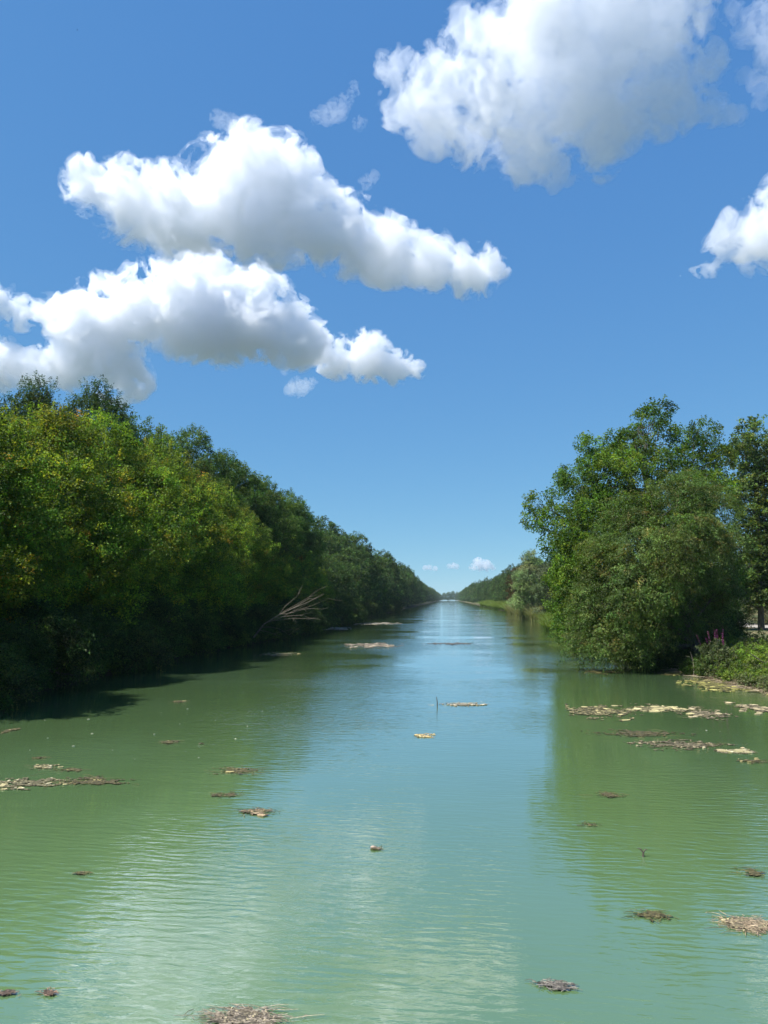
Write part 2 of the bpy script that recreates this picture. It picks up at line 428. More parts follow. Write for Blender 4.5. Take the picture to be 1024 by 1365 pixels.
proto('ash_c', 'ash_tree', round_lobes(18.0, 5.4, 26, .1, tall, (.3, .42)), 18.0, sp_broad, 6)
proto('far_a', 'bank_tree', round_lobes(18.5, 6.2, 24, .02, tall), 18.5, sp_far, 7)
proto('far_b', 'bank_tree', round_lobes(17.0, 6.5, 22, .02, tall), 17.0, sp_far, 8)
proto('far_c', 'bank_tree', round_lobes(19.5, 5.6, 24, .02, tall), 19.5, sp_far, 9)
proto('bush_a', 'bank_shrub', round_lobes(3.4, 2.2, 12, .0, None, (.4, .55)), 3.4, sp_bush, 10)
proto('bush_b', 'bank_shrub', round_lobes(2.6, 2.0, 10, .0, None, (.4, .6)), 2.6, sp_bush, 11)

# ---- left bank: front row of maples
front = [
 ('maple_b', 24, -22.5, 1.0, 'yellow green maple at the near end of the left bank'),
 ('maple_a', 32, -22.8, .93, 'bushy yellow green maple filling the left edge above the dark bank'),
 ('maple_b', 39.5, -22.3, 1.03, 'green maple with light leaf tips beside the leftmost bushy maple'),
 ('maple_c', 47, -22.6, .98, 'tall yellow maple with reddish tips before the dark shoot covered ash'),
 ('maple_a', 55, -22.4, 1.1, 'yellow green maple with orange patches right of the tallest yellow maple'),
 ('maple_b', 63, -22.3, 1.06, 'olive green maple behind the bare dead branch over the water'),
 ('maple_c', 71.5, -22.6, .9, 'bright green maple just beyond the bare dead branch'),
]
for i, (k, y, x, s, lab) in enumerate(front):
    place(k, x, y, min(s, 1.0)*.97, i*1.9+.4, lab, 'tree', 'maples along the left bank', sz=s)
# ---- left bank: taller ashes behind
back = [
 ('ash_b', 38, -31, .9, 'dark ash behind the maples at the left edge'),
 ('ash_a', 48, -28.5, .92, 'dark blue green ash with upright shoots above the yellow maples'),
 ('ash_a', 57, -28.5, 1.04, 'second shoot topped dark ash, its crown sloping down beside the reddish tips'),
 ('ash_b', 66, -29, 1.04, 'dark ash standing behind the gap between the yellow and olive maples'),
 ('ash_b', 76, -27.5, 1.1, 'dark round headed ash making the peak of the treeline past the yellow maples'),
 ('ash_c', 86, -26.5, 1.16, 'dark ash on the falling skyline right of the round headed one'),
 ('ash_b', 95, -24.5, 1.0, 'dark ash reaching to the water beyond the bare dead branch'),
 ('ash_c', 105, -24, 1.04, 'dark green ash where the skyline of the left bank steps down'),
 ('ash_b', 116, -24.5, .96, 'dark ash with a ragged top in the middle of the left treeline'),
]
for i, (k, y, x, s, lab) in enumerate(back):
    place(k, x, y, s, i*2.3+1, lab, 'tree', 'tall ashes along the left bank')
for i, y in enumerate((82, 91, 100, 110)):
    place('maple_b' if i % 2 else 'maple_a', -20.8, y, .62+.06*(i % 3), i*2.1, 'low %s maple growing under the dark ashes by the water' % ['mid green', 'yellowish', 'dull green', 'fresh green'][i], 'tree', 'maples along the left bank')
y = 127.0; i = 0
while y < 520:
    for x, hs in ((-21.8, .85), (-30, 1.0)):
        k = ('far_a', 'far_b', 'far_c')[int(rng.integers(3))]
        far = y > 250
        place(k, x+rng.normal()*1.2, y+rng.normal()*1.5, hs*(.95+.3*math.sin(y*.06)*math.sin(y*.023+1)+.2*(rng.random()-.5)), rng.random()*6.28,
              'far dark green tree in the row dwindling along the left bank' if far else 'mid distance green tree in the row along the left bank', 'tree',
              'far trees on the left bank' if far else 'mid distance trees on the left bank')
    y += 8.5+y*.008; i += 1
# shrubs hanging over the left waterline
y = 25.0; i = 0
while y < 250:
    place('bush_a' if i % 2 else 'bush_b', bank_left(y)-.9+rng.normal()*.3, y, .8+.5*rng.random(), rng.random()*6, 'dark shrub hanging over the shaded left waterline', 'shrub', 'shrubs on the left waterline')
    y += 3.4+y*.012; i += 1

# ---- right bank: hand placed trees
def own_tree(name, base, lobes_px, Y, sp, seed, label, cat='tree', H=None, squash=.85, patches=(), lean=(0, 0)):
    """lobes_px: px, py, radius px, depth offset in m"""
    b = np.array(base, float); lo = []
    for (px, py, r, dy) in lobes_px:
        c = W(px, py, Y+dy); rr = r*(Y+dy)/F
        lo.append((*(c-b), rr, rr*1.05, rr*squash))
    Hh = max(l[2]+l[5] for l in lo)
    me, tw = crown_mesh(name+'_crown', lo, sp, seed, patches)
    wm = wood_mesh(name+'_trunk', (0, 0, 0), lo, H or Hh, sp, tw, lean)
    e = empty(name, b)
    obj('trunk' if cat == 'tree' else 'stems', wm, BARK, e); obj('crown' if cat == 'tree' else 'foliage', me, sp.mat, e)
    return tag(e, label, cat)
sp_walnut = spec(count=5600, n_leaf=26, length=.62, width=.36, leaf=.15, aspect=.55, pal=[(.065, .125, .018), (.085, .155, .02), (.045, .09, .018), (.12, .18, .024)], wts=[3, 2.4, 2, 1.2],
                 gap=.36, gap_scale=.75, r0=.3, ntw=420, shell=.55)
own_tree('ash_tree', (16.5, 52, ground_h(16.5, 52)-.1),
         [(850, 572, 40, 0), (820, 590, 34, 1), (880, 592, 42, 2), (930, 600, 36, 1), (800, 600, 18, 0), (945, 635, 34, 2), (905, 650, 44, -1), (840, 650, 50, -1), (790, 650, 38, 0), (770, 690, 44, -1), (735, 680, 26, -1),
          (722, 702, 20, -2), (745, 715, 22, -1), (800, 720, 60, 1), (870, 720, 66, 1), (915, 715, 40, 2), (790, 780, 46, 0), (765, 760, 26, -1), (850, 800, 60, 1), (920, 790, 50, 2), (775, 815, 32, -1), (960, 610, 16, 1), (770, 740, 34, -4), (760, 790, 24, -3), (785, 775, 34, -5), (800, 715, 40, -4), (772, 835, 22, -4), (850, 690, 36, -4), (830, 650, 40, -3)],
         50, sp_walnut, 21, 'tall bright green ash rising behind the drooping olive willow on right bank', lean=(.8, 0))
sp_olive = spec(count=7200, n_leaf=30, length=.75, width=.26, leaf=.15, aspect=.24, pal=[(.08, .132, .026), (.062, .108, .022), (.115, .158, .042), (.055, .085, .02), (.14, .135, .035)], wts=[3, 3, 2, 2, .8],
                gap=.3, up=.1, droop=.5, lump=14, ratio=.36, mat=leaf_material('leaf_olive', trans=.3, rough=.5, spec=.18), r0=.2, ntw=160, zmin=.02)
b0 = np.array((14.2, 44, .2))
own_tree('willow_tree', b0,
         [(880, 690, 46, -1), (835, 705, 36, 0), (925, 690, 40, 1), (820, 750, 38, -1), (860, 745, 54, -2.5), (915, 745, 50, -1.5), (942, 735, 22, 0), (812, 800, 36, -1.5), (858, 795, 48, -2.5), (920, 795, 46, -1), (955, 785, 24, 1), (788, 842, 26, -2),
          (818, 850, 32, -2.5), (850, 842, 34, -1), (895, 835, 34, 1.5), (930, 830, 30, 2), (772, 858, 14, -2), (905, 660, 26, 0), (790, 800, 22, -2)],
         45, sp_olive, 22, 'broad olive willow drooping into the water from the right bank', squash=1.0)
sp_poplar = spec(lump=8, ratio=.5, count=3400, n_leaf=20, length=.75, width=.42, leaf=.2, aspect=.85, pal=[(.075, .12, .03), (.1, .15, .034), (.05, .09, .026), (.14, .18, .04)], wts=[3, 2, 2, 1], gap=.52, gap_scale=.9,
                 r0=.24, ntw=500, shell=.4)
own_tree('poplar_tree', (29.6, 74, ground_h(29.6, 74)-.1),
         [(990, 590, 26, 0), (1015, 600, 26, 1), (1035, 620, 36, 0), (985, 625, 20, 0), (1010, 655, 28, 0), (1045, 680, 46, 1), (1002, 695, 20, 0), (1015, 710, 36, 0), (985, 740, 30, 1), (1030, 750, 40, 0), (1000, 640, 22, 0), (1022, 680, 26, -1), (1000, 765, 24, 0), (970, 775, 16, 1), (1015, 735, 26, 0), (1075, 640, 50, 1), (1080, 720, 50, 0), (1005, 575, 14, 0), (985, 778, 18, 0), (1010, 788, 20, -1), (1036, 782, 24, 0), (1000, 805, 12, 0)],
         74, sp_poplar, 23, 'airy poplar with sky showing through at the right edge of the bank')
sp_grey = spec(count=2600, n_leaf=24, length=.7, width=.3, leaf=.16, aspect=.35, pal=[(.11, .125, .06), (.085, .1, .045), (.14, .15, .075)], wts=[3, 2, 1], gap=.2, r0=.12, mat=LEAF_GREY, droop=.3, ntw=60)
own_tree('willow_shrub', (37.5, 92, .9), [(1000, 800, 26, 0), (975, 812, 18, 0), (1025, 790, 32, 1), (1050, 800, 36, 0), (1010, 775, 20, 2)], 92, sp_grey, 24, 'pale olive bush behind the gravel path at the right edge', 'shrub')
sp_lime = spec(count=2200, n_leaf=22, length=.7, width=.35, leaf=.16, aspect=.6, pal=[(.1, .14, .03), (.075, .11, .025)], wts=[1, 1], gap=.25, r0=.14, ntw=60)
own_tree('bank_tree', (44.5, 104, .9), [(1010, 752, 18, 0), (1035, 745, 28, 0), (1030, 775, 30, 0), (1060, 770, 40, 0), (1000, 775, 16, 0)], 104, sp_lime, 25, 'yellow green small tree behind the pale olive bush at the right edge')
# pale willow and its neighbours farther on
sp_pale = spec(lump=9, ratio=.55, count=3400, n_leaf=22, length=.8, width=.3, leaf=.22, aspect=.3, pal=[(.17, .235, .085), (.13, .19, .065), (.21, .27, .11)], wts=[3, 2, 1], gap=.15, r0=.18, mat=LEAF_GREY, up=.8, ntw=50)
def wide(y, px): return W(px, 815, y)[0]
own_tree('white_willow', (wide(150, 712), 150, .8), [(705, 742, 7, 0), (703, 754, 10, 0), (699, 765, 12, 0), (711, 763, 12, 0), (697, 782, 13, 0), (709, 780, 15, 0), (719, 772, 10, 1), (700, 800, 13, 0), (714, 800, 15, 0), (706, 792, 14, -1), (705, 770, 13, -1)], 150, sp_pale, 26,
         'slender silvery willow standing pale against the dark trees on the right bank')
own_tree('white_willow', (wide(125, 742), 125, .8), [(735, 770, 18, 0), (745, 760, 18, 1), (728, 785, 16, 0), (745, 790, 20, 0), (735, 805, 18, 0), (755, 775, 18, 1)], 125,
         spec(count=2400, n_leaf=22, length=.7, width=.3, leaf=.2, aspect=.35, pal=[(.075, .1, .04), (.06, .085, .03)], wts=[1, 1], gap=.25, r0=.14, mat=LEAF_GREY, ntw=50), 27,
         'dull grey green willow between the silvery willow and the big olive willow')
own_tree('bank_tree', (wide(112, 770), 112, .8), [(762, 740, 20, 0), (775, 760, 28, 0), (765, 785, 24, 0), (785, 790, 30, 1), (775, 812, 20, 0), (800, 750, 36, 2)], 112, sp_lime, 28, 'light green tree half hidden behind the big olive willow')
own_tree('bank_tree', (wide(210, 692), 210, .8), [(693, 765, 8, 0), (690, 778, 10, 0), (694, 790, 12, 0), (688, 800, 10, 0), (698, 775, 9, 0)], 210,
         spec(count=1600, n_leaf=18, length=.9, width=.4, leaf=.3, aspect=.5, pal=[(.075, .05, .022), (.06, .055, .022)], wts=[1, 1], gap=.2, r0=.2, ntw=20), 29, 'brownish tree just left of the silvery willow')
y = 225.0
while y < 520:
    for x, hs in ((25, .66), (32.5, .84)):
        k = ('far_a', 'far_b', 'far_c')[int(rng.integers(3))]
        place(k, x+rng.normal()*1.5+(3 if y < 260 else 0), y+rng.normal()*1.5, hs*(1+.25*math.sin(y*.05)*math.sin(y*.027)+.2*(rng.random()-.5)), rng.random()*6.28, 'far dark green tree in the row dwindling along the right bank', 'tree', 'far trees on the right bank')
    y += 8.5+y*.008
# background trees behind the big right group, seen through the gaps
for j, (x, y, s) in enumerate(((27, 175, .6), (34, 160, .5), (43, 150, .55), (55, 170, .7), (66, 160, .6), (78, 190, .8), (48, 210, .7), (92, 210, .8))):
    place(('far_a', 'far_b', 'far_c')[j % 3], x, y, s, j*1.7, 'background tree glimpsed behind the big trees of the right bank', 'tree', 'background trees behind the right bank')

# far-off rows that close the canal: one mass
def far_mass():
    srcs = []
    for k in ('far_a', 'far_b', 'far_c'):
        me = protos[k][1]; n = len(me.vertices)
        v = np.empty(n*3, np.float32); me.vertices.foreach_get('co', v); v = v.reshape(-1, 4, 3)
        c = np.empty(len(me.polygons)*4, np.float32); me.attributes['tint'].data.foreach_get('color', c)
        c = c.reshape(-1, 4)[:, :3]
        idx = rng.choice(len(v), 5000, replace=False); q = v[idx]; ce = q.mean(1, keepdims=True)
        srcs.append((ce+(q-ce)*2.6, c[idx]))
    V = []; Cc = []
    spots = []
    y = 530.0
    while y < 1500:
        for x in (-23.5, -31, 24.5, 33): spots.append((x+rng.normal()*2, y+rng.normal()*3, (.95 if abs(x) > 28 else .8)*(.95+.2*rng.random())))
        y += 13+y*.008
    for x in np.arange(-90, 91, 9): spots.append((x, 1560+rng.normal()*10, .8+.25*rng.random()))
    for (x, y, s) in spots:
        v, c = srcs[int(rng.integers(3))]; a = rng.random()*6.28; ca, sa = math.cos(a), math.sin(a)
        v = v*s; vr = np.stack([v[..., 0]*ca-v[..., 1]*sa, v[..., 0]*sa+v[..., 1]*ca, v[..., 2]], -1)+np.array([x, y, .8])
        V.append(vr.reshape(-1, 3)); Cc.append(c)
    V = np.concatenate(V); return make_mesh('treeline', V, np.arange(len(V)).reshape(-1, 4), np.concatenate(Cc))
tag(obj('treeline', far_mass(), LEAF), 'far-off rows of trees closing the canal at the horizon', 'trees', kind='stuff')

# ------------------------------------------------------------------ grass tussocks and bank plants
def blades(n, h, spread, w, pal, wts, lean=.5):
    a = rng.random(n)*6.283; r = np.sqrt(rng.random(n))*spread
    b = np.stack([np.cos(a)*r, np.sin(a)*r, 0*a], 1)
    out = norm(np.stack([np.cos(a), np.sin(a), 0*a], 1)+.5*rng.normal(size=(n, 3))*np.array([1, 1, 0]))
    hh = h*(.55+.6*rng.random(n)); le = lean*(.3+rng.random(n))*(.3+r/spread)
    side = norm(np.cross(out, [0, 0, 1.]))*w
    V = []; 
    for t, k in ((0, 1), (.35, .95), (.7, .6), (1, .05)):
        p = b+out*(le*hh*t*t*1.1)[:, None]+np.array([0, 0, 1.])*(hh*(t-.35*np.minimum(1, le)*t*t))[:, None]
        V += [p-side*k, p+side*k]
    V = np.stack(V, 1).reshape(-1, 3); i = np.arange(n)[:, None]*8
    f = np.concatenate([i+np.array([[0, 1, 3, 2]]), i+np.array([[2, 3, 5, 4]]), i+np.array([[4, 5, 7, 6]])])
    c = pick(n, pal, wts)*(1+.2*rng.normal(size=(n, 1))); c = np.concatenate([c, c, c])
    return V, f, np.clip(c, .005, .6)
V, f, c = blades(520, 1.5, .75, .016, [(.09, .15, .02), (.12, .18, .03), (.17, .17, .06)], [3, 3, 1], .8)
tuss = make_mesh('tussock', V, f, c)
V, f, c = blades(600, 1.9, 1.1, .02, [(.2, .2, .08), (.15, .17, .06), (.24, .22, .11)], [1, 1, .7], .5)
tuss_dry = make_mesh('dry_tussock', V, f, c)
def put(name, me, mat, x, y, s, rz, label, cat, group=None, z=None):
    o = obj(name, me, mat, None, (x, y, ground_h(x, y)-.03 if z is None else z)); o.scale = (s, s, s); o.rotation_euler = (0, 0, rz)
    return tag(o, label, cat, group)
for y in np.concatenate([np.arange(70, 118, 3.2), np.arange(118, 150, 4)]):
    for dx in (.5, 2.1, 3.8):
        x = bank_right(y)+dx+rng.normal()*.3
        put('grass_tussock', tuss, GRASS, x, y+rng.normal()*.8, .9+.6*rng.random(), rng.random()*6, 'bright green arching grass tussock on the sunny right waterline', 'grass tussock', 'green tussocks on the right waterline')
for y in np.arange(130, 215, 4.5):
    for dx in (.6, 2.2, 4.5, 7):
        x = bank_right(y)+dx+rng.normal()*.4
        put('reed_clump', tuss_dry, GRASS, x, y+rng.normal(), 1+.7*rng.random(), rng.random()*6, 'pale straw coloured reed clump below the silvery willow', 'reeds', 'dry reeds on the right bank')
for y in np.arange(215, 420, 7):
    for dx in (.8, 3.2):
        x = bank_right(y)+dx+rng.normal()*.4
        put('reed_clump', tuss, GRASS, x, y+rng.normal(), 1.5+.7*rng.random(), rng.random()*6, 'far green reed clump along the dark right bank', 'reeds', 'far reeds on the right bank')
# pale stone at the waterline
def lump(name, r, sq, mat, col, seed):
    import bmesh
    bm = bmesh.new(); bmesh.ops.create_icosphere(bm, subdivisions=3, radius=1)
    v = np.array([q.co for q in bm.verts]); fc = np.array([[q.index for q in p.verts] for p in bm.faces]); bm.free()
    v = v*(1+.28*fbm(v*1.6+seed, 3, seed)[:, None])*np.array([r, r*.7, r*sq])
    return make_mesh(name, v, fc, np.broadcast_to(np.array(col, float), (len(fc), 3)), True)
st = lump('stone', .9, .5, PLAIN, (.42, .36, .27), 3)
g = G(731, 832, .15)
put('stone', st, PLAIN, g[0], g[1], .55, .4, 'pale stone at the waterline between green grass tussocks', 'stone', z=.1)

# loosestrife, nettles and dead stems at the near right corner
gx, gy = G(965, 893, .4)[:2]
def leafy_plant(name, x, y, r, h, n, pal, wts, leaf, label, flowers=False, seed=0, z=.35):
    e = empty(name, (x, y, z))
    a = rng.random(n)*6.283; rr = np.sqrt(rng.random(n))*r
    base = np.stack([np.cos(a)*rr*.5, np.sin(a)*rr*.5, 0*a-.3], 1)
    tip = np.stack([np.cos(a)*rr*1.2, np.sin(a)*rr*1.2, h*(.6+.5*rng.random(n))*(1-.35*(rr/r)**2)], 1)
    mb = MB(); O = []; D = []
    for i in range(n):
        tt = np.linspace(0, 1, 4)[:, None]
        mb.tube(base[i]+(tip[i]-base[i])*tt+.04*rng.normal(size=(4, 3))*tt, .012*(1-.6*tt[:, 0]), 4, (.09, .1, .04))
        for t in np.linspace(.15, .95, 7):
            O.append(base[i]+(tip[i]-base[i])*t); d = rng.normal(size=3); d[2] = abs(d[2])*.5+.2; D.append(d)
    obj('stems', mb.build('stems', True), PLAIN, e)
    v, q, c = sprays(np.array(O), norm(np.array(D)), .3, .12, 14, leaf, .45, pal, wts, .2, .5)
    obj('foliage', make_mesh('foliage', v, q, c), LEAF, e)
    if flowers:
        sel = np.argsort(-tip[:, 2])[:10]
        sd = norm(tip[sel]-base[sel]); so = tip[sel]
        v, q, c = sprays(so, sd, .5, .035, 46, .045, .8, [(.17, .045, .14), (.12, .035, .11), (.22, .08, .19)], [2, 2, 1], 0, .1)
        obj('flower_spike', make_mesh('flower_spikes', v, q, c), LEAF, e)
    return tag(e, label, 'plant')
leafy_plant('loosestrife_plant', gx-.1, gy, 1.0, 1.5, 40, [(.075, .1, .04), (.1, .12, .055), (.06, .085, .03)], [2, 1, 1], .11, 'grey green plant with purple flower spikes at the right waterline', True)
gx2, gy2 = G(1008, 897, .3)[:2]
leafy_plant('nettle_plant', gx2, gy2, 1.1, 1.35, 50, [(.11, .19, .02), (.14, .22, .03), (.08, .14, .02)], [2, 1, 1], .12, 'lime green leafy plant beside the purple flowers at the right edge')
gx3, gy3 = G(942, 900, .2)[:2]
leafy_plant('nettle_plant', gx3, gy3+.5, .6, .7, 16, [(.07, .11, .03), (.05, .085, .02)], [1, 1], .1, 'low dark leafy plant left of the purple flowers')
leafy_plant('nettle_plant', gx2+3.0, gy2+.5, 1.4, 1.5, 50, [(.09, .15, .02), (.06, .11, .02)], [2, 1], .12, 'green leafy plant just past the right edge')
wd = []
for j, (pl, lf_) in enumerate((([(.09, .15, .02), (.06, .11, .02)], .1), ([(.1, .12, .05), (.07, .09, .035)], .09), ([(.13, .19, .03), (.09, .15, .02)], .1))):
    wd.append(leafy_plant('bank_weed', bank_right(36+3*j)+.8, 36+3*j, .6, .7, 18, pl, [2, 1], lf_, 'low leafy weed growing along the right waterline at the edge of the picture', z=.1)); wd[-1]['group'] = 'weeds on the near right waterline'
j = 0
for y in np.arange(30, 49, .8):
    for dx in (.35, 1.1, 2.0, 3.2):
        x = bank_right(y)+dx+rng.normal()*.25
        c_ = copy_tree(wd[int(rng.integers(3))]); sc_ = .6+.45*rng.random()+.12*dx
        c_.location = (x, y, ground_h(x, y)-.05); c_.scale = (sc_*1.2, sc_*1.2, sc_); c_.rotation_euler = (0, 0, rng.random()*6)
for j in range(9):
    px = 950+9.5*j; g_ = G(px, 888-4*(j % 3)+3*rng.random(), .5)
    leafy_plant('nettle_plant', g_[0], g_[1]+.4, .9+.3*rng.random(), .8+.5*rng.random(), 26, [[(.09, .15, .02), (.06, .11, .02)], [(.1, .12, .05), (.07, .09, .035)], [(.13, .19, .03), (.09, .15, .02)]][j % 3], [2, 1], .12, 'low leafy weed in the bank growth behind the purple flowers', z=max(.1, ground_h(g_[0], g_[1]+.4)-.05))['group'] = 'bank weeds behind the flowers'
for j, y in enumerate(np.arange(52, 80, 3)):
    for dx in (4, 7.5, 11):
        x = bank_right(y)+dx+rng.normal()*.7
        if 598+986*x/y > 930: continue
        place('bush_a' if j % 2 else 'bush_b', x, y, .9+.4*rng.random(), rng.random()*6, 'shaded undergrowth shrub behind the olive willow', 'shrub', 'undergrowth behind the olive willow')
for j, (px, py, yy) in enumerate(((905, 860, 47), (925, 868, 46), (938, 868, 47), (888, 866, 45.5), (860, 868, 44.5), (930, 845, 50))):
    p = W(px, py, yy); place('bush_b' if j % 2 else 'bush_a', p[0], p[1], .8, j*1.3, 'dark shrub in the shade under the olive willow', 'shrub', 'shrubs under the olive willow', z=max(.05, ground_h(p[0], p[1])))
# bare upright stem by the flowers, stick and twig in the water
def stick(name, pts, r, label, cat, mat=DEADWOOD, branches=()):
    pts = np.array(pts, float); mb = MB(); b = pts[0].copy()
    mb.tube(pts-b, np.linspace(r, r*.4, len(pts)), 6)
    for (i, d) in branches:
        a = pts[i]-b; mb.tube([a, a+np.array(d)*.5+[0, 0, .02], a+np.array(d)], [r*.6, r*.5, r*.25], 5)
    o = obj(name, mb.build(name, True), mat, None, tuple(b)); return tag(o, label, cat)
g = G(925, 902, .0)
stick('stem', [g+[0, 0, -.1], g+[.02, 0, .5], g+[0, .05, .9], g+[-.12, 0, 1.25]], .028, 'bare upright stem in the water before the olive willow', 'stem', branches=((2, (-.35, 0, .15)),))
g = G(583, 941)
stick('stick', [g+[0, 0, -.1], g+[.0, 0, .16], g+[-.03, 0, .34]], .025, 'thin dark stick poking out of the water left of a floating mat', 'stick', BARK)
g = G(857, 1142)
stick('twig', [g+[0, 0, -.05], g+[.01, 0, .06], g+[-.03, 0, .12]], .02, 'stubby dark twig tip poking from the green reflection', 'twig', BARK, ((1, (.06, .0, .05)), (1, (-.08, .02, .06))))
g = G(1012, 885, .9)
stick('stick', [g+[.9, 0, -.6], g+[.3, 0, 0], g+[-.4, 0, .5]], .05, 'dark leaning stick in front of the lime green plant', 'stick', BARK)

# dead branch leaning out over the water on the left
def dead_branch():
    mb = MB(); Yb = 61.0
    root = W(338, 850, Yb)
    main = [W(338, 850, Yb), W(352, 832, Yb), W(368, 822, Yb-.2), W(388, 812, Yb-.4), W(410, 803, Yb-.6), W(432, 792, Yb-.8)]
    mb.tube(np.array(main)-root, np.linspace(.07, .01, 6), 6)
    arms = [((362, 826), (395, 806), (425, 786), .0), ((358, 829), (390, 815), (438, 798), .5), ((360, 828), (392, 824), (425, 824), -.5), ((365, 824), (400, 820), (428, 826), .3), ((375, 819), (405, 812), (430, 812), -.9),
            ((370, 822), (390, 800), (398, 792), .8), ((385, 814), (412, 798), (424, 795), -.3), ((350, 836), (372, 838), (385, 846), -.6),((345, 840), (365, 845), (392, 838), -.2)]
    for a, b, c, dy in arms:
        P = [W(*a, Yb-.1), (W(*a, Yb)+W(*b, Yb+dy*.6))/2+.05*rng.normal(size=3), W(*b, Yb+dy*.6), (W(*b, Yb+dy*.6)+W(*c, Yb+dy))/2+.06*rng.normal(size=3), W(*c, Yb+dy)]
        mb.tube(np.array(P)-root, np.linspace(.024, .005, 5), 5)
        for _ in range(3):
            q = P[int(rng.integers(2, 5))]; d = (P[4]-P[2])*.35+.35*rng.normal(size=3)
            mb.tube(np.array([q, q+d*.5+.03*rng.normal(size=3), q+d])-root, [.01, .007, .004], 4)
    o = obj('dead_branch', mb.build('dead_branch', True), DEADWOOD, None, tuple(root))
    return tag(o, 'bare pale dead branch leaning out over the water from the left bank', 'branch')
dead_branch()

# ------------------------------------------------------------------ floating mats
def mat_mesh(name, a, b, dens, pal, wts, brown=(.06, .055, .022), seed=0, cover=.24, flake=.12, fib=60, under=True):
    """a, b half axes in metres. A thin tangled weed bed with pale dried flakes on it"""
    mb = MB()
    k1 = np.array([1.1/max(.25, a*.3), 1.6/max(.12, b*.35), 1]); k2 = np.array([1.4/max(.08, a*.08), 1.8/max(.05, b*.16), 1])
    def MASKF(P): return .95*fbm(P*k1+seed*5.1, 3, seed)+.75*fbm(P*k2+seed*2.7, 3, seed+5)-.12
    if under:
        st = max(.02, a/75); gx_ = np.arange(-a*1.1, a*1.1, st); gy_ = np.arange(-b*1.1, b*1.1, st*.8)
        X, Y = np.meshgrid(gx_, gy_); P = np.stack([X, Y, 0*X], -1)
        m = 1-np.sqrt((X/a)**2+(Y/b)**2)+MASKF(P)
        z = .003+np.clip(m, 0, .5)*.025+.014*np.abs(fbm(P*np.array([7, 11, 1])+seed, 3, seed+3))
        ok = m > cover
        cell = ok[:-1, :-1] & ok[1:, :-1] & ok[:-1, 1:] & ok[1:, 1:]
        ny_, nx_ = X.shape; idx = np.arange(ny_*nx_).reshape(ny_, nx_)
        q = np.stack([idx[:-1, :-1][cell], idx[:-1, 1:][cell], idx[1:, 1:][cell], idx[1:, :-1][cell]], -1)
        z = np.where(ok, z, -.01)
        if len(q):
            used = np.unique(q); rem = np.full(ny_*nx_, -1); rem[used] = np.arange(len(used))
            pc = P[:-1, :-1][cell]; tn = np.clip(.5+1.6*fbm(pc*k2*1.7+seed, 3, seed+9)+.25*rng.normal(size=len(q)), 0, 1.4)[:, None]
            cc = np.array(brown)*.45*(1-tn)+np.array(pal).mean(0)*.45*tn
            mb.add(np.stack([X, Y, z], -1).reshape(-1, 3)[used], rem[q], np.clip(cc, .01, .4))
    n = int(dens*a*b*4.4)
    k = 0
    pts = np.stack([rng.uniform(-a, a, n*3), rng.uniform(-b, b, n*3), np.zeros(n*3)], -1)
    mm = 1-np.sqrt((pts[:, 0]/a)**2+(pts[:, 1]/b)**2)+MASKF(pts)
    clus = fbm(pts*np.array([1.1, 2.2, 1])/max(.5, a*.3)+seed*9, 3, seed+8)
    pts = pts[(mm > cover) & (clus > -.05)][:n]
    for p in pts:
        s = flake*.72*(.2+1.0*rng.random()**2.5); e = .5+.5*rng.random(); ang = rng.random()*6.28; ns = 7
        th = np.arange(ns)*6.283/ns; rr = s*(.7+.5*rng.random(ns))
        ring = np.stack([np.cos(th)*rr, np.sin(th)*rr*e, 0*th], 1)
        ca, sa = math.cos(ang), math.sin(ang)
        ring = np.stack([ring[:, 0]*ca-ring[:, 1]*sa, ring[:, 0]*sa+ring[:, 1]*ca, 0*th], 1)+p
        zt = .012+.012*rng.random()
        top = ring+np.array([0, 0, zt])+np.stack([0*th, 0*th, .004*rng.normal(size=ns)], 1)
        vv = np.vstack([ring, top, p+[0, 0, zt+.004]]); c = np.clip(pick(1, pal, wts)[0]*(1+.18*rng.normal()), .02, .7)
        mb.add(vv, np.array([[j, (j+1) % ns, ns+(j+1) % ns, ns+j] for j in range(ns)]), c*.8)
        mb.add(vv, np.array([[ns+j, ns+(j+1) % ns, 2*ns] for j in range(ns)]), c)
    for _ in range(int(fib*.6)):
        x = rng.normal()*a*.42; yq = rng.normal()*b*.42; L_ = .6+rng.random(); d = rng.normal(size=3)*np.array([min(.2, a*.3), min(.12, b*.22), .003])
        mb.tube([(x, yq, .012), (x+d[0]*L_*.5+.02*rng.normal(), yq+d[1]*L_*.5+.02*rng.normal(), .014+.008*rng.random()), (x+d[0]*L_, yq+d[1]*L_, .012)], [.004, .004, .002], 3, np.clip(np.array(brown)*(1.2+1.5*rng.random()), .01, .4))
    if mb.n == 0: mb.tube([(0, 0, 0), (a*.5, 0, .02), (a, 0, 0)], [.02, .02, .01], 4, brown)
    return mb.build(name)
PALE = [(.36, .31, .16), (.28, .25, .12), (.45, .4, .25)]
YEL = [(.33, .3, .085), (.4, .36, .12), (.27, .26, .07), (.2, .19, .06)]
OLV = [(.2, .17, .07), (.3, .25, .11), (.13, .11, .05)]
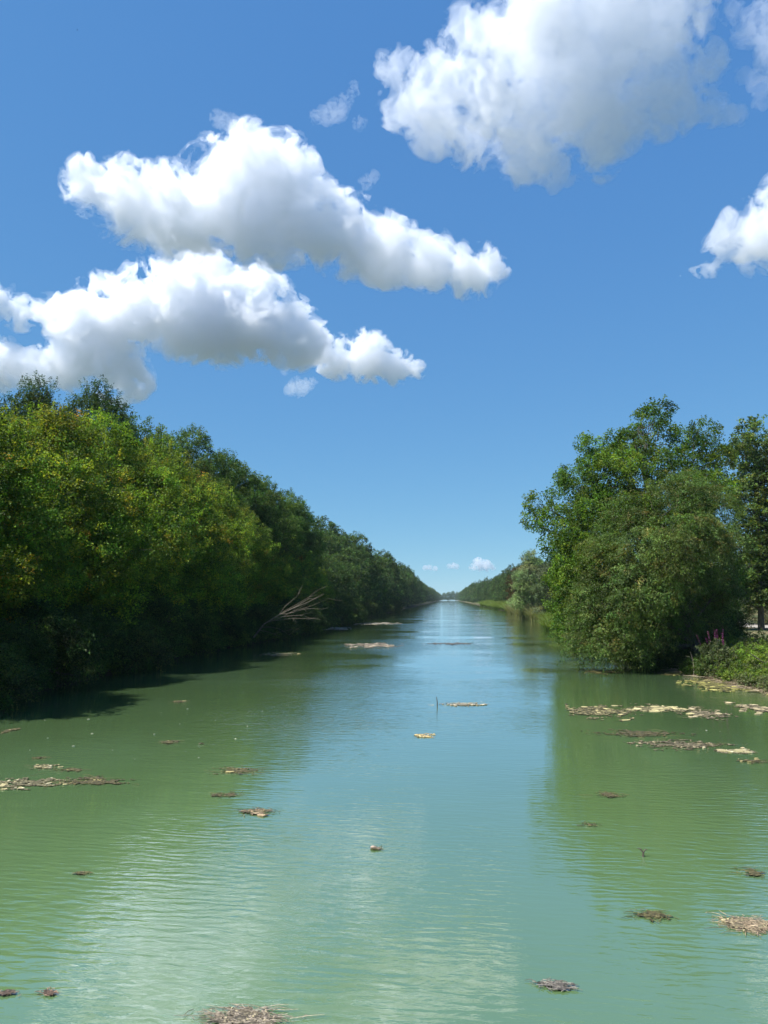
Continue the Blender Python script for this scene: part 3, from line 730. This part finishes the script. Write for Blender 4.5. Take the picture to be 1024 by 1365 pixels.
mats = [  # px, py, half width px, half height px, palette, density, label, options
 (35, 1045, 62, 9, PALE, 26, 'long floating weed mat with cream dried scum at the left edge', dict(cover=.15, flake=.11)),
 (125, 1042, 55, 7, OLV, 22, 'brown tail of weed trailing right of the cream scum mat', dict(flake=.07)),
 (62, 1023, 22, 4, PALE, 34, 'small cream scum patch just above the long left mat', dict(flake=.1)),
 (95, 1027, 22, 3, OLV, 4, 'thin brown weed trail beside the small cream scum patch', dict()),
 (52, 1011, 12, 2, OLV, 6, 'thin dark weed strand floating by the shaded left water', dict()),
 (226, 990, 18, 3, OLV, 10, 'dark weed wisp floating off the shaded left bank', dict()),
 (10, 975, 12, 7, OLV, 6, 'dark weed clump touching the left edge in the shade', dict()),
 (265, 992, 8, 1.5, PALE, 60, 'cream scum sliver right of the dark weed wisp', dict(under=False, fib=0, flake=.09)),
 (237, 936, 12, 2, OLV, 18, 'brown weed sliver near the shaded left bank', dict()),
 (315, 1028, 38, 6, OLV, 2, 'dark weed patch just breaking the surface at the edge of the green reflection', dict(fib=120)),
 (300, 1060, 22, 4, OLV, 1, 'faint brown weed patch below the long dark weed patch', dict()),
 (345, 1083, 28, 6, [(.42, .32, .2), (.36, .26, .15)], 26, 'tan weed patch with a pale top in mid water', dict(flake=.08)),
 (502, 1132, 10, 3, [(.42, .32, .24), (.3, .24, .17)], 60, 'tiny tan scrap floating in open mid water', dict(flake=.05)),
 (110, 1165, 14, 3, OLV, 2, 'faint olive weed patch in the green left water', dict()),
 (325, 1358, 62, 16, [(.3, .25, .16), (.4, .34, .2), (.2, .17, .12)], 120, 'large tangled weed clump at the bottom edge of the water', dict(brown=(.12, .1, .075), fib=420, flake=.035)),
 (65, 1325, 18, 6, [(.22, .14, .1), (.16, .11, .08)], 20, 'reddish brown weed scrap near the bottom left corner', dict(brown=(.13, .085, .06), fib=50, flake=.03)),
 (8, 1325, 18, 4, [(.2, .14, .1)], 12, 'reddish brown weed strand touching the bottom left edge', dict(brown=(.11, .08, .06), fib=40, flake=.03)),
 (740, 1315, 30, 8, [(.2, .18, .15), (.15, .13, .11)], 20, 'grey brown weed tangle drifting in the lower right water', dict(brown=(.1, .09, .075), fib=160, flake=.03)),
 (1000, 1235, 40, 12, [(.33, .28, .15), (.25, .21, .12), (.4, .34, .2)], 90, 'tan tangled weed mat cut by the right edge', dict(brown=(.15, .115, .075), fib=400, flake=.035)),
 (870, 1222, 28, 8, OLV, 26, 'olive brown weed clump at the foot of the green reflection', dict(fib=120, flake=.05)),
 (1005, 1165, 26, 8, OLV, 3, 'thin ring of brown weed beside the right edge', dict(cover=.35, fib=50)),
 (812, 1060, 20, 4, OLV, 3, 'dark weed tuft in the middle of the right green reflection', dict(fib=90)),
 (785, 1100, 16, 4, OLV, 1, 'faint dark weed patch low in the right green reflection', dict(fib=40)),
 (1005, 1015, 22, 4, OLV, 8, 'dark weed scrap under the right pale mat', dict()),
 (915, 993, 78, 8, [(.34, .28, .16), (.42, .36, .22), (.22, .18, .1)], 14, 'brown weed mat with straw flecks crossing the right reflection', dict(flake=.13, fib=160)),
 (980, 1002, 26, 2.5, PALE, 40, 'smooth cream scum sheet at the lower tip of the straw flecked mat', dict(fib=0, flake=.22, cover=-.2, brown=(.35, .3, .2))),
 (850, 978, 70, 5, OLV, 1, 'dark sunken weed band above the straw flecked mat', dict()),
 (800, 950, 48, 12, [(.34, .3, .13), (.42, .36, .17), (.2, .17, .08)], 7, 'ragged yellow brown weed mat off the olive willow', dict(flake=.24, fib=120)),
 (880, 945, 60, 7, [(.46, .4, .2), (.4, .35, .17)], 8, 'long pale yellow scum mat in the middle of the right weed bands', dict(flake=.32)),
 (935, 952, 38, 7, [(.4, .33, .2), (.34, .28, .16)], 8, 'tan weed mat right of the long yellow scum mat', dict(flake=.24)),
 (1005, 944, 30, 8, [(.42, .35, .2), (.36, .29, .17)], 8, 'tan weed mat at the right edge below the bank litter', dict(flake=.26)),
 (800, 895, 28, 4, YEL, 5, 'thin yellow scum streak close under the olive willow', dict(flake=.22, cover=.2)),
 (905, 898, 26, 2.5, YEL, 5, 'narrow yellow scum streak before the dark foot of the willow', dict(flake=.3, cover=-.2)),
 (965, 913, 56, 11, YEL, 9, 'broad yellow lily and scum bed under the purple flowers', dict(flake=.24, fib=140, cover=.2)),
 (1010, 920, 26, 8, YEL, 10, 'bright yellow scum bed at the right edge by the bank litter', dict(flake=.24, cover=.2)),
 (617, 939, 32, 3, [(.4, .34, .22), (.46, .4, .28)], 14, 'pale scum mat beside the thin dark stick in mid canal', dict(flake=.13, brown=(.25, .21, .14))),
 (566, 981, 13, 2.5, [(.6, .46, .2), (.55, .45, .25)], 60, 'small golden scum scrap alone in mid canal', dict(fib=0, flake=.1, cover=-.2, brown=(.4, .3, .14))),
 (495, 860, 40, 3.5, [(.42, .35, .25), (.36, .3, .2)], 3, 'pinkish tan weed mat in mid canal before the far narrows', dict(flake=.35, brown=(.22, .17, .12))),
 (600, 858, 40, 1.5, [(.2, .18, .16)], 1, 'faint grey weed streak across the far mid canal', dict(brown=(.16, .15, .13))),
 (440, 838, 30, 2, [(.42, .37, .27)], 2, 'pale scum streak where the left shadow meets the water', dict(flake=.5, brown=(.3, .26, .19))),
 (505, 831, 30, 1.6, [(.4, .35, .25)], 1.2, 'far pale scum streak along the left bank', dict(flake=.6, brown=(.3, .26, .19))),
 (375, 872, 30, 3, OLV, 4, 'olive weed smear on the water under the dead branch', dict(flake=.2, brown=(.1, .12, .05))),
]
for i, (px, py, hw, hh, pal, dens, lab, op) in enumerate(mats):
    c0 = G(px, py); a = abs(G(px+hw, py)[0]-c0[0]); b = max(.08, abs(G(px, py-hh)[1]-G(px, py+hh)[1])*.5)
    b = min(b, a*2.2)
    me = mat_mesh('weed_mat', a, b, dens*(1.0 if a > 1 else 1.6), pal, [1]*len(pal), seed=i+1, **op)
    o = obj('weed_mat', me, SCUM, None, (c0[0], c0[1], .004)); tag(o, lab, 'weed mat')
# straw litter along the right waterline
def litter():
    mb = MB()
    for _ in range(900):
        yy = rng.uniform(28, 44); c = np.array([bank_right(yy)-.25+.9*rng.random()**1.5, yy, 0.]); c[2] = max(.02, ground_h(c[0], yy)+.01)
        d = rng.normal(size=3)*np.array([.5, .35, .06]); d[2] = abs(d[2])
        mb.tube([c, c+d*.5+[0, 0, .03], c+d], [.014, .012, .006], 4, pick(1, [(.3, .24, .15), (.2, .16, .1), (.4, .33, .22), (.12, .09, .06)], [2, 2, 1, 1])[0])
    return mb.build('litter', True)
tag(obj('driftwood_litter', litter(), PLAIN), 'tangle of dry stems washed up along the right waterline', 'litter', kind='stuff')
# drifting leaves
lf = MB(); lf.add([(-.05, 0, .004), (0, -.025, .014), (.05, 0, .006), (0, .025, .016), (-.05, 0, -.002), (0, -.025, .0), (.05, 0, -.002), (0, .025, 0)], [[0, 1, 2, 3], [4, 5, 1, 0], [5, 6, 2, 1], [6, 7, 3, 2], [7, 4, 0, 3]], (.42, .42, .3))
lfm = lf.build('drift_leaf')
for (px, py) in ((171, 941), (118, 959), (64, 984), (123, 978), (215, 950), (250, 945), (314, 985), (287, 960), (206, 979), (60, 960), (98, 995), (330, 968), (150, 1000), (265, 1010), (40, 1000), (350, 948), (240, 965), (180, 1012), (960, 975), (942, 974)):
    g = G(px, py); o = put('drifting_leaf', lfm, PLAIN, g[0], g[1], .35+rng.random()*.75, rng.random()*6, 'tiny pale leaf adrift on the dark green water', 'leaf', 'pale leaves adrift', z=.004)

# bird far up
def bird():
    p = W(103, 40, 240.0); mb = MB()
    t = np.linspace(0, 1, 7); mb.tube(np.stack([(t-.5)*.5, 0*t, .02*np.sin(t*3)], 1), .06*np.sin(math.pi*(t*.92+.06))+.006, 8, (.03, .03, .035))
    for s in (-1, 1):
        mb.add([(.1, 0, .03), (-.08, 0, .03), (.0, s*.35, .12), (.12, s*.3, .12), (-.06, s*.68, .06), (.1, 0, .015), (-.08, 0, .015), (.0, s*.35, .105), (.12, s*.3, .105)], [[0, 1, 2, 3], [5, 6, 7, 8]], (.03, .03, .035))
        mb.add([(.12, s*.3, .12), (.0, s*.35, .12), (-.06, s*.68, .06)], [[0, 1, 2]], (.03, .03, .035))
    o = obj('bird', mb.build('bird'), PLAIN, None, tuple(p)); o.rotation_euler = (.2, 0, .5)
    tag(o, 'tiny dark bird gliding high in the upper left sky', 'bird')
bird()

# ------------------------------------------------------------------ clouds: solid bodies of scattering vapour
def surface_nets(Fd, org, h):
    ins = Fd > 0; n0, n1, n2 = Fd.shape
    base = [(0, 0, 0), (1, 0, 0), (0, 1, 0), (1, 1, 0), (0, 0, 1), (1, 0, 1), (0, 1, 1), (1, 1, 1)]
    sl = lambda c: tuple(slice(c[k], c[k]+Fd.shape[k]-1) for k in range(3))
    anyi = np.zeros((n0-1, n1-1, n2-1), bool); alli = np.ones_like(anyi)
    for a in base: anyi |= ins[sl(a)]; alli &= ins[sl(a)]
    act = anyi & ~alli; I = np.stack(np.nonzero(act), -1)
    val = {a: Fd[I[:, 0]+a[0], I[:, 1]+a[1], I[:, 2]+a[2]] for a in base}
    acc = np.zeros((len(I), 3)); cnt = np.zeros(len(I))
    for a in base:
        for ax in range(3):
            if a[ax]: continue
            b = list(a); b[ax] = 1; fa, fb = val[a], val[tuple(b)]
            cr = (fa > 0) != (fb > 0); t = fa[cr]/(fa[cr]-fb[cr]+1e-12)
            pt = np.tile(np.array(a, float), (len(t), 1)); pt[:, ax] += t
            acc[cr] += pt; cnt += cr
    vid = np.full(act.shape, -1); vid[act] = np.arange(len(I))
    V = org+h*(I+acc/cnt[:, None])
    quads = []
    for ax in range(3):
        o = [k for k in range(3) if k != ax]
        A = np.moveaxis(ins, ax, 0); cr = A[:-1] != A[1:]; pos = A[:-1][:, 1:-1, 1:-1]
        cr = cr[:, 1:-1, 1:-1]; v = np.moveaxis(vid, ax, 0)
        q = np.stack([v[:, :-1, :-1][cr], v[:, 1:, :-1][cr], v[:, 1:, 1:][cr], v[:, :-1, 1:][cr]], -1)
        fl = pos[cr] ^ (ax == 1)
        q = np.where(fl[:, None], q[:, ::-1], q); quads.append(q)
    return V, np.concatenate(quads)
def vapour(name, dens, aniso=.0):
    m, nt, out = new_mat(name)
    v = nd(nt, 'ShaderNodeVolumePrincipled'); v.inputs['Color'].default_value = (.962, .970, .983, 1)
    v.inputs['Density'].default_value = dens; v.inputs['Anisotropy'].default_value = aniso
    nt.links.new(v.outputs[0], out.inputs['Volume'])
    return m
VAPOUR_CORE = vapour('cloud_core', .029, .5); VAPOUR_EDGE = vapour('cloud_edge', .0075, .3)
VAPOUR_THIN = vapour('cloud_core_thin', .014, .5); VAPOUR_FAR = vapour('cloud_far', .007, .3)
def cloud(lobes, label, alt=1100., step=3.0, seed=0, edge=True, core=True, amp=1., group=None, edge_mat=None, core_mat=None, bias=0., rscale=1.08):
    """lobes px, py, r px"""
    L = np.array(lobes, float); cx, cy = L[:, 0].mean(), L[:, 1].mean()
    r = ray(cx, cy); D = alt/r[2]*F; D = min(D, 30000.)
    cdir = r/np.linalg.norm(r); cen = np.array([0, 0, EYE])+cdir*D*np.linalg.norm(r)/F
    sc = np.linalg.norm(cen-np.array([0, 0, EYE]))/np.linalg.norm(r)    # metres per pixel there
    U = norm(np.cross(cdir, [0, 0, 1.])); Vv = np.cross(U, cdir)
    L[:, 2] *= rscale
    lo = np.stack([L[:, 0]-cx, -(L[:, 1]-cy), (np.sin(np.arange(len(L))*2.1+seed))*L[:, 2]*.35, L[:, 2]], 1)
    rm = L[:, 2].max(); pad = rm*.5+8; dz = min(rm, 60.)
    mn = (lo[:, :3]-lo[:, 3:4]).min(0)-pad; mx = (lo[:, :3]+lo[:, 3:4]).max(0)+pad
    n = np.ceil((mx-mn)/step).astype(int)+1
    ax = [mn[k]+step*np.arange(n[k]) for k in range(3)]
    P = np.stack(np.meshgrid(*ax, indexing='ij'), -1).astype(np.float32)
    S = np.zeros(P.shape[:3], np.float32)
    for q in lo:
        d = np.sqrt((((P-q[:3].astype(np.float32))*np.array([1, 1, 1.5], np.float32))**2).sum(-1))/np.float32(q[3])
        S += np.clip(1-(d/1.45)**2, 0, None)**3
    S = np.minimum(np.sqrt(S)*1.3, 1.2)-.56-bias                # >0 inside
    band = (S > -.54) & (S < .56)                              # only here can the surface lie
    Q = P[band]
    Q = Q+np.stack([fbm(Q/(dz*.9)+9.1, 3, seed+60), fbm(Q/(dz*.9)+4.7, 3, seed+61), fbm(Q/(dz*.9)+2.2, 3, seed+62)], -1)*dz*.55
    def nz(x): return (x-x.mean())/(x.std()+1e-6)
    big = nz(fbm(Q/(dz*1.3)+seed*3.3, 2, seed+1))
    bil = nz(-np.abs(fbm(Q/(dz*.62)+seed*2.3, 3, seed+11)))
    fine = nz(fbm(Q/(dz*.24)+seed*1.7, 4, seed+20, .68))
    att = np.clip((S[band]+.54)/.22, 0, 1)
    fld = np.where(S >= .56, 1., -1.).astype(np.float32)
    fld[band] = S[band]+(.13*big+.17*bil+.20*fine)*att*amp
    wsp = np.zeros_like(fld); wsp[band] = nz(fbm(Q*np.array([.7, 1.2, 1])/(dz*.14), 4, seed+33, .7))*att
    e = empty('cloud', tuple(cen))
    B = np.stack([U, Vv, cdir], 1)
    def shell(nm, f, mat):
        f = f.copy(); f[0] = f[-1] = -1; f[:, 0] = f[:, -1] = -1; f[:, :, 0] = f[:, :, -1] = -1
        v, q = surface_nets(f, mn, step)
        if len(q) < 4: return
        return obj(nm, make_mesh(nm, (v@B.T)*sc, q, smooth=False), mat, e)
    if edge: shell('thin_edge', fld+.17+.27*wsp, edge_mat or VAPOUR_EDGE)
    if core: shell('dense_core', fld-.05, core_mat or VAPOUR_CORE)
    tag(e, label, 'cloud', group)
    return e
CLOUDS = True
if CLOUDS:
    cloud([(535, 110, 34), (530, 60, 26), (585, 90, 44), (575, 140, 36), (640, 55, 44), (650, 120, 56), (625, 165, 34), (620, 25, 22), (720, 40, 56), (720, 120, 66), (690, 180, 44), (735, 205, 26), (800, 50, 62), (800, 140, 64), (790, 200, 34), (870, 60, 54),
           (880, 140, 48), (925, 120, 26), (905, 30, 34), (940, 170, 18), (965, 182, 14), (740, -10, 50), (830, -30, 60), (735, 238, 10), (755, 232, 9)],
          'huge white cumulus cloud with a grey heart at the upper right', seed=1, step=2.6, amp=1.9, bias=.03, rscale=1.04, core_mat=VAPOUR_THIN)
    cloud([(128, 268, 30), (180, 285, 44), (240, 295, 50), (310, 265, 58), (332, 218, 34), (370, 245, 46), (400, 290, 50), (460, 310, 44), (520, 325, 40), (580, 335, 34), (640, 345, 32), (676, 343, 15), (350, 305, 46)],
          'long peaked white cloud trailing to the right across the left sky', seed=2, step=2.0, amp=1.55)
    cloud([(150, 425, 46), (210, 400, 48), (270, 390, 54), (330, 395, 54), (390, 418, 40), (425, 430, 24), (130, 465, 44), (112, 445, 34), (160, 500, 38), (100, 492, 30), (240, 430, 36), (300, 432, 36), (60, 500, 22), (40, 432, 20), (75, 425, 20), (10, 420, 24), (18, 500, 28), (-20, 500, 30)],
          'lower white cloud with a grey base above the left trees', seed=3, step=2.0, amp=1.55)
    cloud([(450, 476, 24), (490, 475, 28), (530, 490, 20), (556, 492, 11)], 'small puffy cloud at the right end of the lower left cloud', seed=4, step=1.3, amp=1.4)
    cloud([(388, 521, 8), (398, 516, 12), (410, 511, 9), (420, 506, 5), (380, 495, 6)], 'little wisp of cloud left below the small puffy cloud', seed=5, step=1.0, core=False, amp=3., bias=.12)
    cloud([(1000, 312, 34), (1032, 330, 44), (962, 325, 20), (1062, 300, 50), (925, 352, 7), (940, 354, 9), (955, 350, 13), (910, 355, 5)], 'white cloud cut by the right edge halfway up the sky', seed=6, step=1.7, amp=2.4, bias=.06, core_mat=VAPOUR_THIN)
    cloud([(1016, 105, 18), (1003, 40, 20), (1040, 70, 30), (985, 10, 16), (1035, 20, 25), (990, 90, 10), (1010, 130, 10)], 'thin white cloud in the top right corner', seed=7, step=1.7, core=False, amp=3., bias=.12)
    cloud([(292, 163, 10), (306, 168, 12), (320, 172, 12), (334, 166, 9), (346, 170, 6), (325, 185, 8)], 'faint wisp above the peak of the long cloud', seed=8, step=1.1, core=False, amp=3., bias=.12)
    cloud([(420, 160, 8), (436, 156, 12), (450, 150, 13), (462, 138, 10), (472, 125, 8), (490, 236, 10), (500, 228, 7), (428, 226, 7), (480, 165, 9)], 'faint torn wisps left of the huge cumulus', seed=9, step=1.3, core=False, amp=3., bias=.12)
    cloud([(638, 752, 7), (648, 754, 6), (630, 756, 4), (656, 756, 4)], 'tiny bright cloud low over the end of the canal', alt=1000, seed=10, step=.4, core=False, amp=1.8, edge_mat=VAPOUR_FAR)
    cloud([(599, 755, 3), (604, 754, 3.5), (609, 755, 3)], 'middle one of the tiny clouds low over the canal', alt=1000, seed=11, step=.3, core=False, amp=1.8, edge_mat=VAPOUR_FAR)
    cloud([(567, 757, 3), (573, 757, 3.5), (580, 758, 3)], 'palest tiny cloud low over the left treeline', alt=1000, seed=12, step=.3, core=False, amp=1.8, edge_mat=VAPOUR_FAR)

# ------------------------------------------------------------------ air over the canal
def haze_box():
    v = np.array([(x, y, z) for x in (-260, 260) for y in (-80, 1700) for z in (-3.2, 34)], float)
    f = np.array([[0, 1, 3, 2], [4, 6, 7, 5], [0, 4, 5, 1], [2, 3, 7, 6], [0, 2, 6, 4], [1, 5, 7, 3]])
    m, nt, out = new_mat('haze'); vv = nd(nt, 'ShaderNodeVolumePrincipled')
    vv.inputs['Color'].default_value = (.72, .87, 1, 1); vv.inputs['Density'].default_value = .00007
    nt.links.new(vv.outputs[0], out.inputs['Volume'])
    tag(obj('haze', make_mesh('haze', v, f), m), kind='stuff')
haze_box()
# ------------------------------------------------------------------ light, sky, camera
EXPOSURE = .95
SUN_EL = R(57); SUN_DIR = norm(np.array([-.86, -.51, 0.]))
sdir = np.array([SUN_DIR[0]*math.cos(SUN_EL), SUN_DIR[1]*math.cos(SUN_EL), math.sin(SUN_EL)])
sun = bpy.data.lights.new('sun', 'SUN'); sun.energy = 5.0; sun.angle = R(.5); sun.color = (1, .965, .915)
so = bpy.data.objects.new('sun', sun); C.objects.link(so)
from mathutils import Vector, Matrix
so.rotation_euler = Vector(sdir).to_track_quat('Z', 'Y').to_euler(); so.location = (-50, -20, 80)
w = bpy.data.worlds.new('World'); bpy.context.scene.world = w; w.use_nodes = True
nt = w.node_tree; nt.nodes.clear()
sky = nt.nodes.new('ShaderNodeTexSky'); sky.sky_type = 'NISHITA'; sky.sun_disc = False
sky.sun_elevation = SUN_EL; sky.sun_rotation = math.atan2(SUN_DIR[0], SUN_DIR[1])
sky.altitude = 0; sky.air_density = .7; sky.dust_density = 0; sky.ozone_density = 6.0
bg = nt.nodes.new('ShaderNodeBackground'); bg.inputs['Strength'].default_value = .11
wo = nt.nodes.new('ShaderNodeOutputWorld')
sp_ = nt.nodes.new('ShaderNodeSeparateColor'); cb_ = nt.nodes.new('ShaderNodeCombineColor'); nt.links.new(sky.outputs[0], sp_.inputs[0])
for ch, (k, g) in enumerate(((.531, .63), (.741, .48), (.842, .234))):      # tone of this day's sky, channel by channel
    pw = nt.nodes.new('ShaderNodeMath'); pw.operation = 'POWER'; pw.inputs[1].default_value = g; nt.links.new(sp_.outputs[ch], pw.inputs[0])
    ml = nt.nodes.new('ShaderNodeMath'); ml.operation = 'MULTIPLY'; ml.inputs[1].default_value = k*.11**g/(.11*2**EXPOSURE); nt.links.new(pw.outputs[0], ml.inputs[0])
    nt.links.new(ml.outputs[0], cb_.inputs[ch])
nt.links.new(cb_.outputs[0], bg.inputs[0]); nt.links.new(bg.outputs[0], wo.inputs[0])

cam = bpy.data.cameras.new('camera'); co = bpy.data.objects.new('camera', cam); C.objects.link(co)
cam.sensor_fit = 'VERTICAL'; cam.sensor_height = 36; cam.lens = F/1365*36
cam.clip_start = .1; cam.clip_end = 120000
m = Matrix((( *rgt,), (*upv,), (*(-fwd),))).transposed()
co.matrix_world = Matrix.Translation((0, 0, EYE)) @ m.to_4x4()
sc = bpy.context.scene; sc.camera = co
sc.render.engine = 'CYCLES'
sc.view_settings.view_transform = 'Standard'; sc.view_settings.look = 'None'; sc.view_settings.exposure = EXPOSURE; sc.view_settings.gamma = 1
cy = sc.cycles
cy.max_bounces = 32; cy.diffuse_bounces = 4; cy.glossy_bounces = 3; cy.transmission_bounces = 4; cy.volume_bounces = 30; cy.transparent_max_bounces = 16
cy.caustics_reflective = False; cy.caustics_refractive = False
